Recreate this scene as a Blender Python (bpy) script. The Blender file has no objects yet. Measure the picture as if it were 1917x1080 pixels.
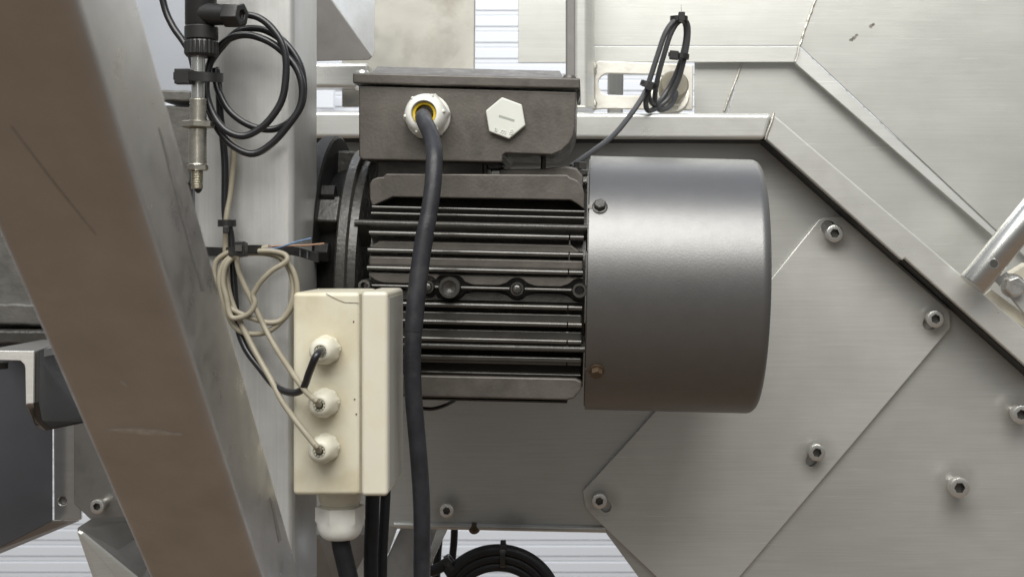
import bpy, bmesh, math, random
from mathutils import Vector, Matrix, Euler
random.seed(7)
R = math.radians
scene = bpy.context.scene
col = scene.collection

# ------------------------------------------------------------------ camera
F, CX, CY = 2600.0, 1100.0, 450.0          # focal length and principal point in photo pixels
cam_d = bpy.data.cameras.new('camera')
cam = bpy.data.objects.new('camera', cam_d); col.objects.link(cam)
cam.rotation_euler = (R(90), 0, 0)
cam_d.sensor_width = 36; cam_d.lens = 36 * F / 1917
cam_d.shift_x = -(CX - 958.5) / 1917
cam_d.shift_y = -(540 - CY) / 1917
cam_d.clip_start = 0.01; cam_d.clip_end = 50
cam_d.dof.use_dof = True; cam_d.dof.focus_distance = 1.08; cam_d.dof.aperture_fstop = 18
scene.camera = cam

# ------------------------------------------------------------------ world: a dim hall (pale ceiling, grey walls, brown floor)
w = bpy.data.worlds.new('World'); scene.world = w; w.use_nodes = True
nt = w.node_tree; nt.nodes.clear()
wo = nt.nodes.new('ShaderNodeOutputWorld'); bg = nt.nodes.new('ShaderNodeBackground')
tc = nt.nodes.new('ShaderNodeTexCoord'); sep = nt.nodes.new('ShaderNodeSeparateXYZ')
mr = nt.nodes.new('ShaderNodeMapRange'); mr.inputs[1].default_value = -1; mr.inputs[2].default_value = 1
rp = nt.nodes.new('ShaderNodeValToRGB')
el = rp.color_ramp.elements
el[0].position = 0.0; el[0].color = (0.29, 0.222, 0.168, 1)
el[1].position = 1.0; el[1].color = (0.66, 0.72, 0.86, 1)
for p, c in ((0.22, (0.28, 0.215, 0.165, 1)), (0.36, (0.235, 0.205, 0.18, 1)), (0.47, (0.20, 0.197, 0.19, 1)), (0.56, (0.30, 0.30, 0.295, 1)), (0.68, (0.58, 0.585, 0.57, 1)), (0.80, (0.72, 0.74, 0.77, 1))):
    e = el.new(p); e.color = c
nt.links.new(tc.outputs['Generated'], sep.inputs[0]); nt.links.new(sep.outputs[2], mr.inputs[0])
nt.links.new(mr.outputs[0], rp.inputs[0]); nt.links.new(rp.outputs[0], bg.inputs[0])
bg.inputs[1].default_value = 0.80
nt.links.new(bg.outputs[0], wo.inputs[0])

# ------------------------------------------------------------------ ceiling lamp of the hall and an added wall lamp
def area(name, loc, target, sx, sy, power, color):
    d = bpy.data.lights.new(name, 'AREA'); d.shape = 'RECTANGLE'; d.size = sx; d.size_y = sy
    d.energy = power; d.color = color
    o = bpy.data.objects.new(name, d); col.objects.link(o); o.location = loc
    o.rotation_euler = (Vector(target) - Vector(loc)).to_track_quat('-Z', 'Y').to_euler()
    return o
area('unseen_overhead_lamp', (-0.10, -0.16, 1.48), (0.0, 1.25, -0.08), 2.1, 1.3, 68, (1.0, 0.982, 0.93))
area('unseen_overhead_lamp', (0.30, 2.3, 1.25), (0.0, 3.0, 0.1), 2.6, 0.4, 17, (0.95, 0.98, 1.0))  # unseen lamp added to brighten the back wall
vs = scene.view_settings
vs.view_transform = 'Standard'; vs.look = 'None'; vs.exposure = 0.0; vs.gamma = 1.0; vs.use_curve_mapping = False

# ------------------------------------------------------------------ helpers: geometry
def P(px, py, Y):
    return Vector(((px - CX) * Y / F, Y, (CY - py) * Y / F))
def S(px, Y): return px * Y / F

class G:
    """vertex / face collector"""
    def __init__(s): s.v = []; s.f = []
    def add(s, vs, fs):
        o = len(s.v); s.v += [tuple(p) for p in vs]; s.f += [tuple(i + o for i in f) for f in fs]
        return s
    def loft(s, rings, cap0=True, cap1=True, closed=True):
        n = len(rings[0]); vs = [p for r in rings for p in r]; fs = []
        for k in range(len(rings) - 1):
            for i in range(n if closed else n - 1):
                j = (i + 1) % n
                fs.append((k*n+i, k*n+j, (k+1)*n+j, (k+1)*n+i))
        if cap0: fs.append(tuple(range(n))[::-1])
        if cap1: fs.append(tuple((len(rings)-1)*n + i for i in range(n)))
        return s.add(vs, fs)
    def box(s, a, b):
        x0, y0, z0 = a; x1, y1, z1 = b
        r0 = [(x0,y0,z0),(x1,y0,z0),(x1,y1,z0),(x0,y1,z0)]
        return s.loft([r0, [(x,y,z1) for x,y,_ in r0]])
    def prism(s, pts3, vec):
        vec = Vector(vec); a = [Vector(p) for p in pts3]
        return s.loft([a, [p + vec for p in a]])
    def pp(s, poly, Y, depth):                       # pixel outline at distance Y, straight depth backwards
        return s.prism([P(x, y, Y) for x, y in poly], (0, depth, 0))
    def lathe(s, prof, origin, axis, n=32, cap0=True, cap1=True, phase=0.0):
        """prof: (distance along axis, radius)"""
        axis = Vector(axis).normalized(); o = Vector(origin)
        t = Vector((0,0,1)) if abs(axis.z) < .9 else Vector((1,0,0))
        u = axis.cross(t).normalized(); v = axis.cross(u)
        rings = []
        for d, r in prof:
            rings.append([o + axis*d + (u*math.cos(2*math.pi*i/n+phase) + v*math.sin(2*math.pi*i/n+phase))*r for i in range(n)])
        return s.loft(rings, cap0, cap1)
    def tube(s, pts, r, n=12, cap=True):
        pts = [Vector(p) for p in pts]
        rr = r if isinstance(r, (list, tuple)) else [r]*len(pts)
        tang = []
        for i in range(len(pts)):
            a = pts[max(i-1,0)]; b = pts[min(i+1,len(pts)-1)]
            tang.append((b-a).normalized())
        t = tang[0]; ref = Vector((0,0,1)) if abs(t.z) < .9 else Vector((1,0,0))
        u = t.cross(ref).normalized(); rings = []
        for i, p in enumerate(pts):
            t = tang[i]; u = (u - t*u.dot(t)).normalized(); v = t.cross(u)
            rings.append([p + (u*math.cos(2*math.pi*k/n) + v*math.sin(2*math.pi*k/n))*rr[i] for k in range(n)])
        return s.loft(rings, cap, cap)

def spline(pts, sub=8):
    pts = [Vector(p) for p in pts]; out = []
    q = [pts[0]*2 - pts[1]] + pts + [pts[-1]*2 - pts[-2]]
    for i in range(1, len(q)-2):
        a, b, c, d = q[i-1], q[i], q[i+1], q[i+2]
        for k in range(sub):
            t = k/sub
            out.append(0.5*((2*b) + (c-a)*t + (2*a-5*b+4*c-d)*t*t + (3*b-a-3*c+d)*t**3))
    out.append(pts[-1]); return out
def cable(pts, sub=8): return spline([P(*p) for p in pts], sub)

def holed_plate(outer, holes, Y, depth):
    """pixel outline with real holes cut through it"""
    bm = bmesh.new(); edges = []
    for loop in [outer] + holes:
        vv = [bm.verts.new(P(x, y, Y)) for x, y in loop]
        for i in range(len(vv)): edges.append(bm.edges.new((vv[i], vv[(i+1) % len(vv)])))
    bmesh.ops.triangle_fill(bm, edges=edges, use_beauty=True, use_dissolve=False)
    ex = bmesh.ops.extrude_face_region(bm, geom=list(bm.faces))
    bmesh.ops.translate(bm, vec=(0, depth, 0), verts=[e for e in ex['geom'] if isinstance(e, bmesh.types.BMVert)])
    bmesh.ops.recalc_face_normals(bm, faces=bm.faces)
    g = G(); bm.verts.index_update()
    g.v = [tuple(v.co) for v in bm.verts]; g.f = [tuple(v.index for v in f.verts) for f in bm.faces]
    bm.free(); return g
def slot(cx, cy, length, rad, ang, n=8):
    out = []; a = R(ang); ux, uy = math.cos(a), math.sin(a)
    for sgn in (1, -1):
        for i in range(n+1):
            t = a - math.pi/2 + math.pi*i/n + (0 if sgn > 0 else math.pi)
            out.append((cx + sgn*ux*length/2 + math.cos(t)*rad, cy + sgn*uy*length/2 + math.sin(t)*rad))
    return out
def circ(cx, cy, r, n=20, a0=0, a1=360):
    full = abs(a1-a0) >= 360
    return [(cx + r*math.cos(R(a0+(a1-a0)*i/(n if full else n-1))), cy + r*math.sin(R(a0+(a1-a0)*i/(n if full else n-1)))) for i in range(n)]

# ------------------------------------------------------------------ helpers: objects
def mesh(name, g, sharp=35):
    m = bpy.data.meshes.new(name); m.from_pydata(g.v, [], g.f); m.validate()
    bm = bmesh.new(); bm.from_mesh(m); bmesh.ops.recalc_face_normals(bm, faces=bm.faces); bm.to_mesh(m); bm.free()
    m.polygons.foreach_set('use_smooth', [True]*len(m.polygons)); m.set_sharp_from_angle(angle=R(sharp)); m.update()
    return m
def tag(o, label, cat, group=None, kind=None):
    if label: o['label'] = label
    if cat: o['category'] = cat
    if group: o['group'] = group
    if kind: o['kind'] = kind
    return o
def adopt(o, parent):
    o.parent = parent
    if parent is not None: o.matrix_parent_inverse = world_of(parent).inverted()
def world_of(o):
    m = Matrix.LocRotScale(o.location, o.rotation_euler, o.scale)
    return (world_of(o.parent) @ o.matrix_parent_inverse @ m) if o.parent else m
def obj(name, g, mat, parent=None, bev=0, seg=2, local=False, sharp=35):
    m = g if isinstance(g, bpy.types.Mesh) else mesh(name, g, sharp)
    if not m.materials: m.materials.append(mat)
    o = bpy.data.objects.new(name, m); col.objects.link(o)
    if parent is not None:
        if local: o.parent = parent
        else: adopt(o, parent)
    if bev:
        b = o.modifiers.new('bevel', 'BEVEL'); b.width = bev; b.segments = seg; b.limit_method = 'ANGLE'; b.angle_limit = R(40); b.harden_normals = True
    return o
def thing(name, label, cat, loc, group=None, kind=None, rot=(0,0,0)):
    o = bpy.data.objects.new(name, None); col.objects.link(o); o.location = loc; o.rotation_euler = rot
    o.empty_display_size = 0.02
    return tag(o, label, cat, group, kind)

# ------------------------------------------------------------------ materials
def mat(name, base, rough=.5, metal=0.0, var=0.0, vscale=20, bump=0.0, bscale=200, stretch=(1,1,1), coat=0.0, stain=None, sscale=15, samt=.5, rvar=0.0, spec=None, emis=None, scratch=0.0, scol=None, brush=None, spots=None, spotc=(.2,.18,.15)):
    m = bpy.data.materials.new(name); m.use_nodes = True; n = m.node_tree; L = n.links
    b = n.nodes['Principled BSDF']
    b.inputs['Base Color'].default_value = (*base, 1); b.inputs['Roughness'].default_value = rough; b.inputs['Metallic'].default_value = metal
    if coat: b.inputs['Coat Weight'].default_value = coat; b.inputs['Coat Roughness'].default_value = .12
    if spec is not None: b.inputs['Specular IOR Level'].default_value = spec
    tcn = n.nodes.new('ShaderNodeTexCoord'); mp = n.nodes.new('ShaderNodeMapping'); mp.inputs['Scale'].default_value = stretch
    L.new(tcn.outputs['Object'], mp.inputs[0])
    cur = None
    def noise(scale, detail=4, vec=mp.outputs[0], dist=0.0, ro=.55):
        t = n.nodes.new('ShaderNodeTexNoise'); t.inputs['Scale'].default_value = scale; t.inputs['Detail'].default_value = detail
        t.inputs['Roughness'].default_value = ro; t.inputs['Distortion'].default_value = dist; L.new(vec, t.inputs['Vector']); return t
    def ramp(src, a, bb, c0=(0,0,0,1), c1=(1,1,1,1)):
        r = n.nodes.new('ShaderNodeValToRGB'); r.color_ramp.elements[0].position = a; r.color_ramp.elements[1].position = bb
        r.color_ramp.elements[0].color = c0; r.color_ramp.elements[1].color = c1; L.new(src, r.inputs[0]); return r
    def mix(fac, a, bb, kind='MIX'):
        x = n.nodes.new('ShaderNodeMix'); x.data_type = 'RGBA'; x.blend_type = kind
        if isinstance(fac, float): x.inputs[0].default_value = fac
        else: L.new(fac, x.inputs[0])
        for s, v in ((6, a), (7, bb)):
            if isinstance(v, tuple): x.inputs[s].default_value = (*v[:3], 1)
            else: L.new(v, x.inputs[s])
        return x.outputs[2]
    cur = base
    if var:
        t = noise(vscale, 5)
        r = ramp(t.outputs[0], .3, .7)
        cur = mix(r.outputs[0], tuple(c*(1-var) for c in base), tuple(min(1, c*(1+var)) for c in base))
    if stain:
        t = noise(sscale, 6, tcn.outputs['Object'], .3, .62)
        r = ramp(t.outputs[0], .5, .72)
        mu = n.nodes.new('ShaderNodeMath'); mu.operation = 'MULTIPLY'; mu.inputs[1].default_value = samt; L.new(r.outputs[0], mu.inputs[0])
        cur = mix(mu.outputs[0], cur, stain)
    if scratch:
        mp2 = n.nodes.new('ShaderNodeMapping'); mp2.inputs['Rotation'].default_value = (0, R(37), 0); mp2.inputs['Scale'].default_value = (6, 1, 160)
        L.new(tcn.outputs['Object'], mp2.inputs[0])
        t = noise(3.0, 2, mp2.outputs[0]); r = ramp(t.outputs[0], .68, .72)
        mu = n.nodes.new('ShaderNodeMath'); mu.operation = 'MULTIPLY'; mu.inputs[1].default_value = scratch; L.new(r.outputs[0], mu.inputs[0])
        cur = mix(mu.outputs[0], cur, scol or tuple(min(1, c*1.6) for c in base))
    if brush:
        sx, sz, amt, ang = brush
        mp3 = n.nodes.new('ShaderNodeMapping'); mp3.inputs['Rotation'].default_value = (0, R(ang), 0); mp3.inputs['Scale'].default_value = (sx, sx, sz)
        L.new(tcn.outputs['Object'], mp3.inputs[0])
        bt = noise(1.0, 3, mp3.outputs[0]); br = n.nodes.new('ShaderNodeMapRange'); br.inputs[1].default_value = .3; br.inputs[2].default_value = .7; br.inputs[3].default_value = 1-amt; br.inputs[4].default_value = 1+amt
        L.new(bt.outputs[0], br.inputs[0])
        cur = mix(1.0, cur, br.outputs[0], 'MULTIPLY')
    if spots:
        acc = None; wn = noise(90, 4, tcn.outputs['Object'], .4)
        for pos, rad in spots:
            vd = n.nodes.new('ShaderNodeVectorMath'); vd.operation = 'DISTANCE'; L.new(tcn.outputs['Object'], vd.inputs[0]); vd.inputs[1].default_value = pos
            q = n.nodes.new('ShaderNodeMapRange'); q.inputs[1].default_value = rad*.35; q.inputs[2].default_value = rad; q.inputs[3].default_value = 1; q.inputs[4].default_value = 0; q.interpolation_type = 'SMOOTHSTEP'
            L.new(vd.outputs['Value'], q.inputs[0])
            if acc is None: acc = q.outputs[0]
            else:
                ad = n.nodes.new('ShaderNodeMath'); ad.operation = 'MAXIMUM'; L.new(acc, ad.inputs[0]); L.new(q.outputs[0], ad.inputs[1]); acc = ad.outputs[0]
        mu = n.nodes.new('ShaderNodeMath'); mu.operation = 'MULTIPLY'; L.new(acc, mu.inputs[0]); L.new(wn.outputs[0], mu.inputs[1]); mu2 = n.nodes.new('ShaderNodeMath'); mu2.operation = 'MULTIPLY'; mu2.inputs[1].default_value = .6; L.new(mu.outputs[0], mu2.inputs[0]); mu = mu2
        cur = mix(mu.outputs[0], cur, spotc)
    if not isinstance(cur, tuple): L.new(cur, b.inputs['Base Color'])
    if rvar:
        t = noise(vscale*2.2, 5)
        x = n.nodes.new('ShaderNodeMapRange'); x.inputs[1].default_value = .3; x.inputs[2].default_value = .7
        x.inputs[3].default_value = max(.02, rough-rvar); x.inputs[4].default_value = min(1, rough+rvar); L.new(t.outputs[0], x.inputs[0]); L.new(x.outputs[0], b.inputs['Roughness'])
    if bump:
        t = noise(bscale, 4); bp = n.nodes.new('ShaderNodeBump'); bp.inputs['Strength'].default_value = bump; bp.inputs['Distance'].default_value = .001
        L.new(t.outputs[0], bp.inputs['Height']); L.new(bp.outputs[0], b.inputs['Normal'])
    return m

M = {}
M['steel']   = mat('stainless_sheet', (.515,.515,.49), .34, .56, .05, 9, .05, 300, (1,1,2.5), stain=(.43,.42,.39), sscale=9, samt=.3, rvar=.03, scratch=.20, brush=(14, 900, .065, 0), spots=[(P(840,952,1.36),.022),(P(1789,900,1.36),.026),(P(1905,770,1.36),.024),(P(960,985,1.36),.02)], spotc=(.20,.185,.16))
M['plate']   = mat('stainless_cover_sheet', (.605,.605,.575), .36, .56, .05, 12, .05, 400, (1,1,1), stain=(.52,.51,.475), sscale=10, samt=.25, rvar=.03, scratch=.20, brush=(18, 900, .05, 48), spots=[(P(1556,435,1.3535),.026),(P(1745,598,1.3535),.026),(P(1525,850,1.3535),.026),(P(1126,938,1.3535),.024)], spotc=(.20,.185,.16))
M['rim']     = mat('stainless_folded_rim', (.68,.68,.65), .30, .6, .05, 14, .05, 300, (1,1,2), stain=(.5,.48,.42), sscale=20, samt=.3, rvar=.03, scratch=.2, brush=(16,900,.045,0))
M['hopper']  = mat('stainless_hopper_sheet', (.575,.578,.55), .34, .58, .05, 8, .05, 300, (1,1,2.5), stain=(.48,.47,.425), sscale=30, samt=.2, rvar=.025, scratch=.25, brush=(12,900,.05,-8))
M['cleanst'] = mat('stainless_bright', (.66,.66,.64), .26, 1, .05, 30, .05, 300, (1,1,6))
M['pickled'] = mat('pickled_weld_steel', (.70,.685,.63), .5, .55, .08, 40, .15, 300, stain=(.42,.36,.28), sscale=32, samt=.7)
M['post']    = mat('stainless_post', (.54,.54,.525), .36, .68, .05, 10, .05, 300, (2.5,1,1), stain=(.36,.35,.335), sscale=14, samt=.45, rvar=.07, brush=(600,14,.05,0))
M['beam']    = mat('brown_tinted_steel_beam', (.47,.452,.43), .34, .85, .07, 26, .08, 420, (1,1,1), stain=(.40,.375,.34), sscale=20, samt=.5, rvar=.09, scratch=.14, brush=None, scol=(.5,.46,.4))
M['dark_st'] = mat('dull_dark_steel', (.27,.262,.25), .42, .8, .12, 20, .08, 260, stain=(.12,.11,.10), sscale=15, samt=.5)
M['blue_st'] = mat('blue_grey_steel', (.20,.208,.235), .4, .7, .08, 12, .05, 260)
M['black_st'] = mat('blackened_steel', (.030,.029,.028), .55, .1, .15, 20, .08, 260, stain=(.05,.047,.045), sscale=15, samt=.5)
M['sawn']    = mat('sawn_steel', (.62,.61,.58), .4, .45, .06, 40, .3, 300, (1,1,9))
M['stained'] = mat('stained_steel', (.43,.42,.38), .42, .6, .12, 12, .05, 300, (1,1,1.5), stain=(.24,.22,.18), sscale=16, samt=.7, rvar=.08)
M['bluish']  = mat('bluish_steel', (.40,.42,.46), .42, .6, .06, 12, .05, 300)
M['smudge']  = mat('dark_smudge', (.20,.19,.17), .5, .5, .3, 300)
M['streak']  = mat('grey_streak', (.30,.29,.275), .45, .8, .2, 200)
M['scuff']   = mat('bright_scuff', (.58,.56,.52), .55, .5, .15, 300)
M['lid_shade'] = mat('shaded_lid_plastic', (.42,.41,.37), .4, 0, .05, 14)  # grey puts the lid's shaded side into the colour
M['dull']    = mat('dull_grey_steel', (.20,.192,.185), .5, .3, .12, 20, .08, 260, stain=(.12,.115,.11), sscale=18, samt=.5)
M['bolt']    = mat('bolt_steel', (.72,.71,.68), .24, .9, .12, 160, .15, 900, stain=(.30,.27,.22), sscale=180, samt=.45)
M['thread']  = mat('nickel_brass', (.50,.48,.42), .33, 1, .15, 150, .1, 800, stain=(.22,.19,.14), sscale=120, samt=.6)
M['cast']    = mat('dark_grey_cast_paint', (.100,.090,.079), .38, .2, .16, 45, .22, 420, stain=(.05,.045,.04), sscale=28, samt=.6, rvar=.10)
M['black_shade']    = mat('black_paint_and_shade', (.011,.0105,.010), .5, 0, .2, 45, .5, 240, spec=.25)  # black paint that also carries shade by the rim and input flange
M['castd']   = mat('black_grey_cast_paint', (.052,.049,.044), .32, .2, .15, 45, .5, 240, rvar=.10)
M['fin']     = mat('dark_fin_paint', (.072,.068,.061), .20, .45, .18, 60, .22, 320, rvar=.05, coat=.7)
M['cowl']    = mat('metallic_grey_cowl_paint', (.168,.167,.165), .39, .78, .03, 60, .10, 800, (1,1,1), rvar=.015)
M['rough_cast'] = mat('rough_cast_iron', (.12,.115,.105), .5, .35, .2, 60, .4, 200, stain=(.09,.085,.08), sscale=40, samt=.7)
M['rubber']  = mat('black_rubber', (.009,.0095,.011), .5, 0, .25, 90, .12, 700, rvar=.1, spec=.3)
M['bluerub'] = mat('blue_black_rubber', (.018,.0185,.0225), .42, 0, .3, 70, .2, 500, rvar=.1, spec=.4, stain=(.05,.05,.052), sscale=38, samt=.5)
M['black']   = mat('black_plastic', (.013,.013,.013), .38, 0, .2, 60, .1, 700)
M['pvc']     = mat('black_glossy_cable', (.012,.012,.014), .28, 0, .2, 60, .05, 500)
M['greycab'] = mat('grey_cable', (.055,.056,.060), .38, 0, .15, 60, .08, 600)
M['beige']   = mat('beige_cable', (.255,.23,.172), .48, 0, .12, 50, .1, 500, stain=(.17,.14,.095), sscale=45, samt=.5)
M['ivory']   = mat('ivory_box_plastic', (.575,.545,.435), .45, 0, .07, 14, .06, 900, stain=(.43,.35,.20), sscale=24, samt=.4, rvar=.06, spots=[(P(x,y,.966),.022) for x,y in ((614,662),(612,760),(612,846),(560,560),(556,915),(665,915),(620,925))], spotc=(.36,.29,.16))
M['ivory2']  = mat('ivory_lid_plastic', (.58,.555,.46), .38, 0, .05, 14, .06, 900, stain=(.56,.48,.32), sscale=26, samt=.4)
M['cream']   = mat('cream_gland_plastic', (.57,.55,.455), .36, 0, .05, 30, .06, 700, stain=(.52,.45,.3), sscale=60, samt=.45)
M['white']   = mat('white_gland_plastic', (.66,.66,.62), .34, 0, .04, 30, .05, 700, stain=(.55,.53,.46), sscale=70, samt=.4)
M['plug']    = mat('pale_green_white_plug', (.59,.605,.56), .42, 0, .04, 40, .08, 500, stain=(.52,.55,.47), sscale=60, samt=.4)
M['yellow']  = mat('yellow_seal', (.72,.50,.02), .42, 0, .08, 60)
M['creamp']  = mat('cream_plastic_strip', (.78,.73,.60), .45, 0, .04, 20)
M['wall']    = mat('white_cladding', (.76,.79,.84), .5, 0, .03, 3, .05, 60)
M['copper']  = mat('brown_wire', (.22,.11,.055), .4)
M['bluew']   = mat('blue_wire', (.075,.14,.25), .4)
M['sock']    = mat('recess_shade', (.13,.125,.115), .4, .8)  # shade inside sockets, holes and slots put into the colour
M['weld']    = mat('weld_bead', (.54,.52,.47), .4, .8, .15, 120, .4, 500)
M['greased'] = mat('brown_grease', (.085,.058,.036), .35, .3)

# ------------------------------------------------------------------ shared pieces
def socket_bolt_mesh(r=1.0, h=1.0, sock=.52):
    g = G(); n = 24
    ring = lambda y, rr: [(rr*math.cos(2*math.pi*i/n), y, rr*math.sin(2*math.pi*i/n)) for i in range(n)]
    def hexr(y, rr):
        out = []
        for i in range(n):
            a = 2*math.pi*i/n; k = rr*math.cos(math.pi/6)/math.cos((a % (math.pi/3)) - math.pi/6)
            out.append((k*math.cos(a), y, k*math.sin(a)))
        return out
    g.loft([ring(0, r*.96), ring(-h*.88, r), ring(-h*.97, r*.95), ring(-h, r*.86), hexr(-h, r*sock*1.06), hexr(-h*.96, r*sock), hexr(-h*.35, r*sock)], True, True)
    m = mesh('socket_bolt', g, 30); m.materials.append(M['bolt']); m.materials.append(M['sock'])
    for p in m.polygons:
        if all(abs(m.vertices[i].co.y) < h*.965 and math.hypot(m.vertices[i].co.x, m.vertices[i].co.z) < r*sock*1.01 for i in p.vertices): p.material_index = 1
    return m
SB = socket_bolt_mesh()
def hexp(r, y, n=6, ph=0): return [(r*math.cos(2*math.pi*i/n+ph), y, r*math.sin(2*math.pi*i/n+ph)) for i in range(n)]
def shank_mesh():
    g = G(); prof = []
    for k in range(9): prof += [(k*.12, .6), (k*.12+.06, .54)]
    g.lathe(prof, (0,0,0), (0,1,0), 16); return mesh('shank', g, 60)
SH = shank_mesh()
def washer_mesh():
    g = G(); g.lathe([(0,1.18),(-.13,1.18),(-.15,1.12)], (0,0,0), (0,1,0), 28); return mesh('washer', g)
WA = washer_mesh()
for mm, mt in ((SH,'bolt'),(WA,'bolt')): mm.materials.append(M[mt])
def bolt(parent, px, py, rpx, Yplate, gap=.0, washer=True, rot=0, tilt=(0,0)):
    """socket head bolt standing on a plate whose front lies at Yplate; gap = shank length showing"""
    r = S(rpx, Yplate - gap - .012); h = r*1.05
    base = P(px, py, Yplate - gap - h); base.y = Yplate - gap
    o = bpy.data.objects.new('bolt', SB); col.objects.link(o); o.location = base; o.scale = (r, h, r); o.rotation_euler = (R(tilt[0]), R(rot), R(tilt[1])); adopt(o, parent)
    if gap > 0:
        s = bpy.data.objects.new('shank', SH); col.objects.link(s); s.location = base; s.scale = (r*.95, (gap+.004)/1.02, r*.95); s.rotation_euler = (R(tilt[0]), 0, R(tilt[1])); adopt(s, o)
    if washer:
        s = bpy.data.objects.new('washer', WA); col.objects.link(s); s.location = (base.x, Yplate-.0002, base.z); s.scale = (r, r, r); adopt(s, o)
    return o

def zip_tie(name, label, path, width_vec, head_at, head_dir, mat_=None, w=.0024, th=.0009, head=.0042, tail=None, parent=None):
    """strap swept along path, flat width along width_vec; a block head; an optional cut tail"""
    t = thing(name, label, 'cable tie', path[0])
    wv = Vector(width_vec).normalized(); g = G(); rings = []
    pts = [Vector(p) for p in path]; nP = len(pts)
    for i, p in enumerate(pts):
        tg = (pts[min(i+1,nP-1)] - pts[max(i-1,0)]).normalized()
        nn = tg.cross(wv).normalized()
        rings.append([p + wv*w + nn*th, p - wv*w + nn*th, p - wv*w - nn*th, p + wv*w - nn*th])
    g.loft(rings); obj('strap', g, mat_ or M['black'], t)
    hd = Vector(head_dir).normalized(); c = Vector(head_at); u = wv; v = hd.cross(u).normalized(); g = G()
    a, bq, cc = head*.75, head*.8, head*.55
    def q(s): return [c + hd*s*bq + u*i*a + v*j*cc for i, j in ((1,1),(-1,1),(-1,-1),(1,-1))]
    g.loft([q(-1), q(.9)]); h_ = obj('head', g, mat_ or M['black'], t, .0006)
    if tail:
        g = G(); a0, b0 = Vector(tail[0]), Vector(tail[1]); tg = (b0-a0).normalized(); nn = tg.cross(wv).normalized()
        g.loft([[p + wv*w*.8 + nn*th, p - wv*w*.8 + nn*th, p - wv*w*.8 - nn*th, p + wv*w*.8 - nn*th] for p in (a0, b0)])
        obj('tail', g, mat_ or M['black'], t)
    return t
def loop_path(c, u, v, a, b, n=20):
    c, u, v = Vector(c), Vector(u), Vector(v)
    return [c + u*a*math.cos(2*math.pi*i/n) + v*b*math.sin(2*math.pi*i/n) for i in range(n+1)]

# ================================================================== BACKGROUND WALL
YW = 3.0
g = G(); g.box((-2.4, YW+.012, -1.3), (2.4, YW+.05, 1.3))
wall = obj('back_wall', g, M['wall']); tag(wall, 'white horizontally ribbed wall cladding far behind the machine', 'wall', kind='structure')
pitch = S(30, YW)
sl = G(); hh = pitch
prof = [(0.004, 0.0), (0.0, .0012), (0.0, hh*.60), (.0022, hh*.64), (.0022, hh*.70), (.0008, hh*.74), (.0008, hh-.0010), (.004, hh-.0006), (.014, hh-.0006), (.014, 0)]
sl.loft([[(x, y, z) for y, z in prof] for x in (-2.4, 2.4)])
slm = mesh('slat', sl, 20); slm.materials.append(M['wall'])
for k in range(-24, 24):
    o = bpy.data.objects.new('slat', slm); col.objects.link(o); o.location = (0, YW - .002, k*pitch + .011); adopt(o, wall)

# ================================================================== MACHINE SIDE PANEL (behind the motor)
YB = 1.36
t = thing('machine_side_panel', 'large brushed stainless side panel with folded rim behind the motor', 'machine panel', P(958, 990, YB))
base_out = [(560,230),(1430,230),(1960,690),(1960,1120),(1225,1120),(1132,994),(735,986),(560,983)]
obj('panel_sheet', G().pp(base_out, YB, .003), M['steel'], t, .0008)
YR = 1.310
def bar(pts, Y, depth): return G().pp(pts, Y, depth)
def miter_rim(name, poly, Y, depth, m, bev=.003): return obj(name, G().pp(poly, Y, depth), m, t, bev, 3)
miter_rim('rim_section', [(560,208),(1446,213),(1432,261),(560,258)], YR, YB-YR-.0005, M['rim'], .004)
miter_rim('rim_section', [(1448,214),(1960,651),(1960,721),(1694,484),(1689,488),(1435,262)], YR, YB-YR-.0005, M['rim'], .004)
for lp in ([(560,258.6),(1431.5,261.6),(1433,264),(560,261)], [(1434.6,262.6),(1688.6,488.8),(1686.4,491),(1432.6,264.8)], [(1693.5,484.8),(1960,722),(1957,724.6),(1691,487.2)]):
    obj('rim_shade_strip', G().pp(lp, YR+.010, YB-YR-.0106), M['black_shade'], t)  # added black strip standing in for the shade under the rim
obj('weld_bead', G().tube(spline([P(1449,212,YR-.0005), P(1444,230,YR-.001), P(1437,248,YR-.0008), P(1433,262,YR)]), .0011, 8), M['weld'], t)
# folded bottom lip
obj('bottom_lip', G().tube([P(738,982,YB-.001), P(1134,990,YB-.001)], .0035, 16), M['steel'], t)
bolt(t, 836, 956, 13.5, YB, .016, False, 10)
bolt(t, 1797, 913, 19.5, YB, .016, False, 0)
bolt(t, 1913, 776, 18, YB, .016, False, 20)
obj('rivet', G().lathe([(0,.006),(-.003,.0055),(-.005,.003)], P(888,988,YB), (0,1,0), 16), M['greased'], t)

# ================================================================== COVER PLATE with slotted bolts
YC = YB - .0065
t = thing('slotted_cover_plate', 'diagonal stainless cover plate with cut corners held by four bolts', 'cover plate', P(1400, 1080, YC))
outer = [(1091,919),(1180,822),(1300,688),(1420,552),(1532,413),(1543,407),(1576,405),(1777,581),(1779,590),(1779,614),(1600,826),(1350,1120),(1272,1120),(1112,968),(1096,950)]
holes = [slot(1556,432,16,13,50), slot(1745,601,14,12,-45), slot(1525,852,26,10,-60), slot(1128,941,20,10,52)]
obj('plate_sheet', holed_plate(outer, holes, YC, .0045), M['plate'], t, .0007)
for (x, y, r, ro, gp) in ((1563,437,16.5,5,.006),(1752,597,16.5,25,.006),(1530,847,16,12,.006),(1122,938,14.5,40,.007)):
    bolt(t, x, y, r, YC, gp, False, ro)

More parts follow.
